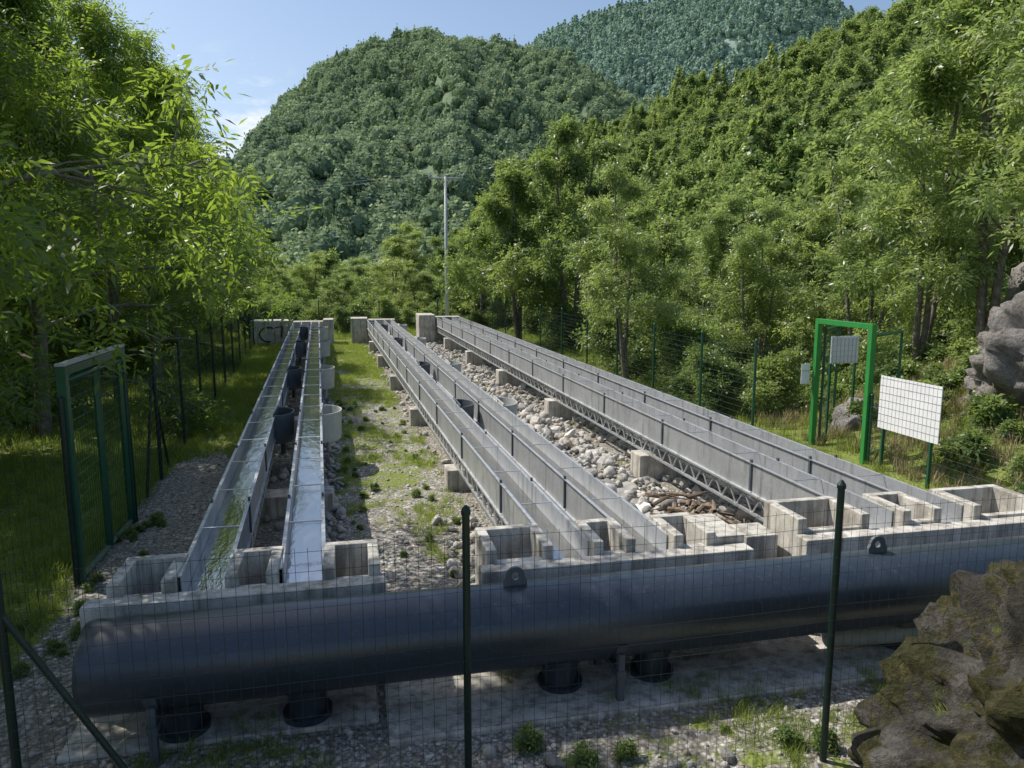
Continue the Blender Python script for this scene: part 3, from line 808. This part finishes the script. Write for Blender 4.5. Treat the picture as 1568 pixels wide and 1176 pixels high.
def panel(name,x,y0,y1,z0,z1,sp=.07):
    mb=MB(); mb.box(x-.006,x+.006,y0,y1,z0,z1,M_WHITE)
    y=y0+sp
    while y<y1: mb.box(x-.0085,x-.0062,y-.002,y+.002,z0,z1,M_TUBL); y+=sp
    z=z0+.1
    while z<z1: mb.box(x-.011,x-.0087,y0,y1,z-.002,z+.002,M_TUBL); z+=.1
    mb.box(x-.02,x+.02,y0+.1,y0+.13,0,z0,M_DGREEN)
    mb.box(x-.02,x+.02,y1-.13,y1-.1,0,z0,M_DGREEN)
    return mb.obj(name)
panel('white_sign_panel',7.17,7.78,8.88,.60,1.33)
s2=MB(); s2.box(7.55,8.05,10.55,10.56,1.28,1.72,M_WHITE)
for i in range(7): s2.box(7.58+i*.07,7.585+i*.07,10.54,10.548,1.28,1.72,M_POLE)
for i in range(5): s2.box(7.55,8.05,10.53,10.538,1.3+i*.09,1.305+i*.09,M_POLE)
s2.box(7.56,7.59,10.565,10.6,0,1.72,M_DGREEN)
s2.box(8.01,8.04,10.565,10.6,0,1.72,M_DGREEN)
s2.obj('white_sign_panel')
s3=MB(); s3.box(6.98,7.13,10.46,10.47,.98,1.3,M_WHITE); s3.box(6.99,7.12,10.452,10.459,1.18,1.2,M_POLE); s3.obj('small_sign_plate')

# utility pole
px,py=wp(686,32.5); up=empty('utility_pole'); mb=MB()
mb.tube((px,py,-1),(px,py,6.75),.085,M_POLE,14,.055); mb.obj('shaft',up,True)
mb=MB(); dx,dy=math.cos(YAW),-math.sin(YAW)
mb.tube((px-dx*.7,py-dy*.7,6.62),(px+dx*.7,py+dy*.7,6.62),.035,M_POLE,6)
mb.tube((px-dx*.4,py-dy*.4,6.62),(px,py,6.3),.014,M_POLE,6); mb.tube((px+dx*.4,py+dy*.4,6.62),(px,py,6.3),.014,M_POLE,6)
for t in (-.62,0,.62):
    q=(px+dx*t,py+dy*t); mb.tube((q[0],q[1],6.64),(q[0],q[1],6.86),.04,M_TUBL,10,.02)
    mb.tube((q[0],q[1],6.70),(q[0],q[1],6.74),.07,M_TUBL,10)
mb.obj('crossarm',up)
mb=MB()
for t in (-.62,.62):
    a_=Vector((px+dx*t,py+dy*t,6.85))
    for b_ in (Vector((38+t,26+t,15)),Vector((-30+t,75,9))):
        pr=a_
        for i in range(1,15):
            f_=i/14; q=a_.lerp(b_,f_); q.z-=1.3*4*f_*(1-f_)*.5
            mb.tube(pr,q,.003,M_POLE,4,None,False); pr=q
mb.obj('wires',up)

mb=MB(); rr=random.Random(4)
for i in range(75):
    x=3.5+rr.uniform(-.3,.28); y=6.9+rr.uniform(-.6,.7); a_=rr.uniform(-1.4,1.2); l=rr.uniform(.15,.5); z=.08+rr.random()*.2
    dx_,dy_=math.cos(a_)*l,math.sin(a_)*l
    mb.path([(x-dx_*.5,y-dy_*.5,z),(x,y,z+rr.uniform(-.02,.05)),(x+dx_*.5,y+dy_*.5,z+rr.uniform(-.05,.06))],[rr.uniform(.008,.028)]*2+[.006],M_WOOD,6)
mb.obj('driftwood_pile')

# ------------------------------------------------------------ light, world, camera
sx,sy=-.80,.60; el=R(53)
az=math.atan2(sx,sy)
d=Vector((math.sin(az)*math.cos(el),math.cos(az)*math.cos(el),math.sin(el)))
sd=bpy.data.lights.new('sun','SUN'); sd.energy=5; sd.angle=R(.5); sd.color=(1,.95,.86)
so=bpy.data.objects.new('sun',sd); COL.objects.link(so); so.rotation_euler=d.to_track_quat('Z','Y').to_euler()
w=bpy.data.worlds.new('World'); scene.world=w; w.use_nodes=True; nt=w.node_tree; nt.nodes.clear()
sk=N(nt,'ShaderNodeTexSky'); sk.sky_type='NISHITA'; sk.sun_disc=False; sk.sun_elevation=el; sk.sun_rotation=az
sk.air_density=1.0; sk.dust_density=1.6; sk.ozone_density=1.5
tc=N(nt,'ShaderNodeTexCoord'); cd=Vector((-.14,1.094,.16)).normalized()
vm=N(nt,'ShaderNodeVectorMath'); vm.operation='DOT_PRODUCT'; L(nt,tc.outputs['Generated'],vm.inputs[0]); vm.inputs[1].default_value=cd
mp=N(nt,'ShaderNodeMapping'); mp.inputs['Scale'].default_value=(1,1,2.4); L(nt,tc.outputs['Generated'],mp.inputs['Vector'])
cn=noise_n(nt,mp.outputs[0],14,8,.6)
mr=ramp(nt,vm.outputs['Value'],[(.993,(0,0,0)),(.9995,(1,1,1))])
cf=ramp(nt,math_n(nt,'ADD',cn,math_n(nt,'MULTIPLY',mr,.16)),[(.55,(0,0,0)),(.72,(1,1,1))])
cf=math_n(nt,'MULTIPLY',math_n(nt,'MULTIPLY',cf,mr),.9)
skc=mixc(nt,cf,sk.outputs[0],(7.0,7.1,7.3))
bg=N(nt,'ShaderNodeBackground'); bg.inputs[1].default_value=.15; L(nt,skc,bg.inputs[0])
wo=N(nt,'ShaderNodeOutputWorld'); L(nt,bg.outputs[0],wo.inputs[0])

cam=bpy.data.cameras.new('camera'); co=bpy.data.objects.new('camera',cam); COL.objects.link(co); scene.camera=co
cam.sensor_width=36; cam.lens=36*1140/1568; cam.clip_end=6000; cam.clip_start=.05
co.location=(0,0,2.75); co.rotation_euler=(R(90-8.6),0,-YAW)
scene.view_settings.view_transform='Standard'; scene.view_settings.look='None'; scene.view_settings.exposure=0
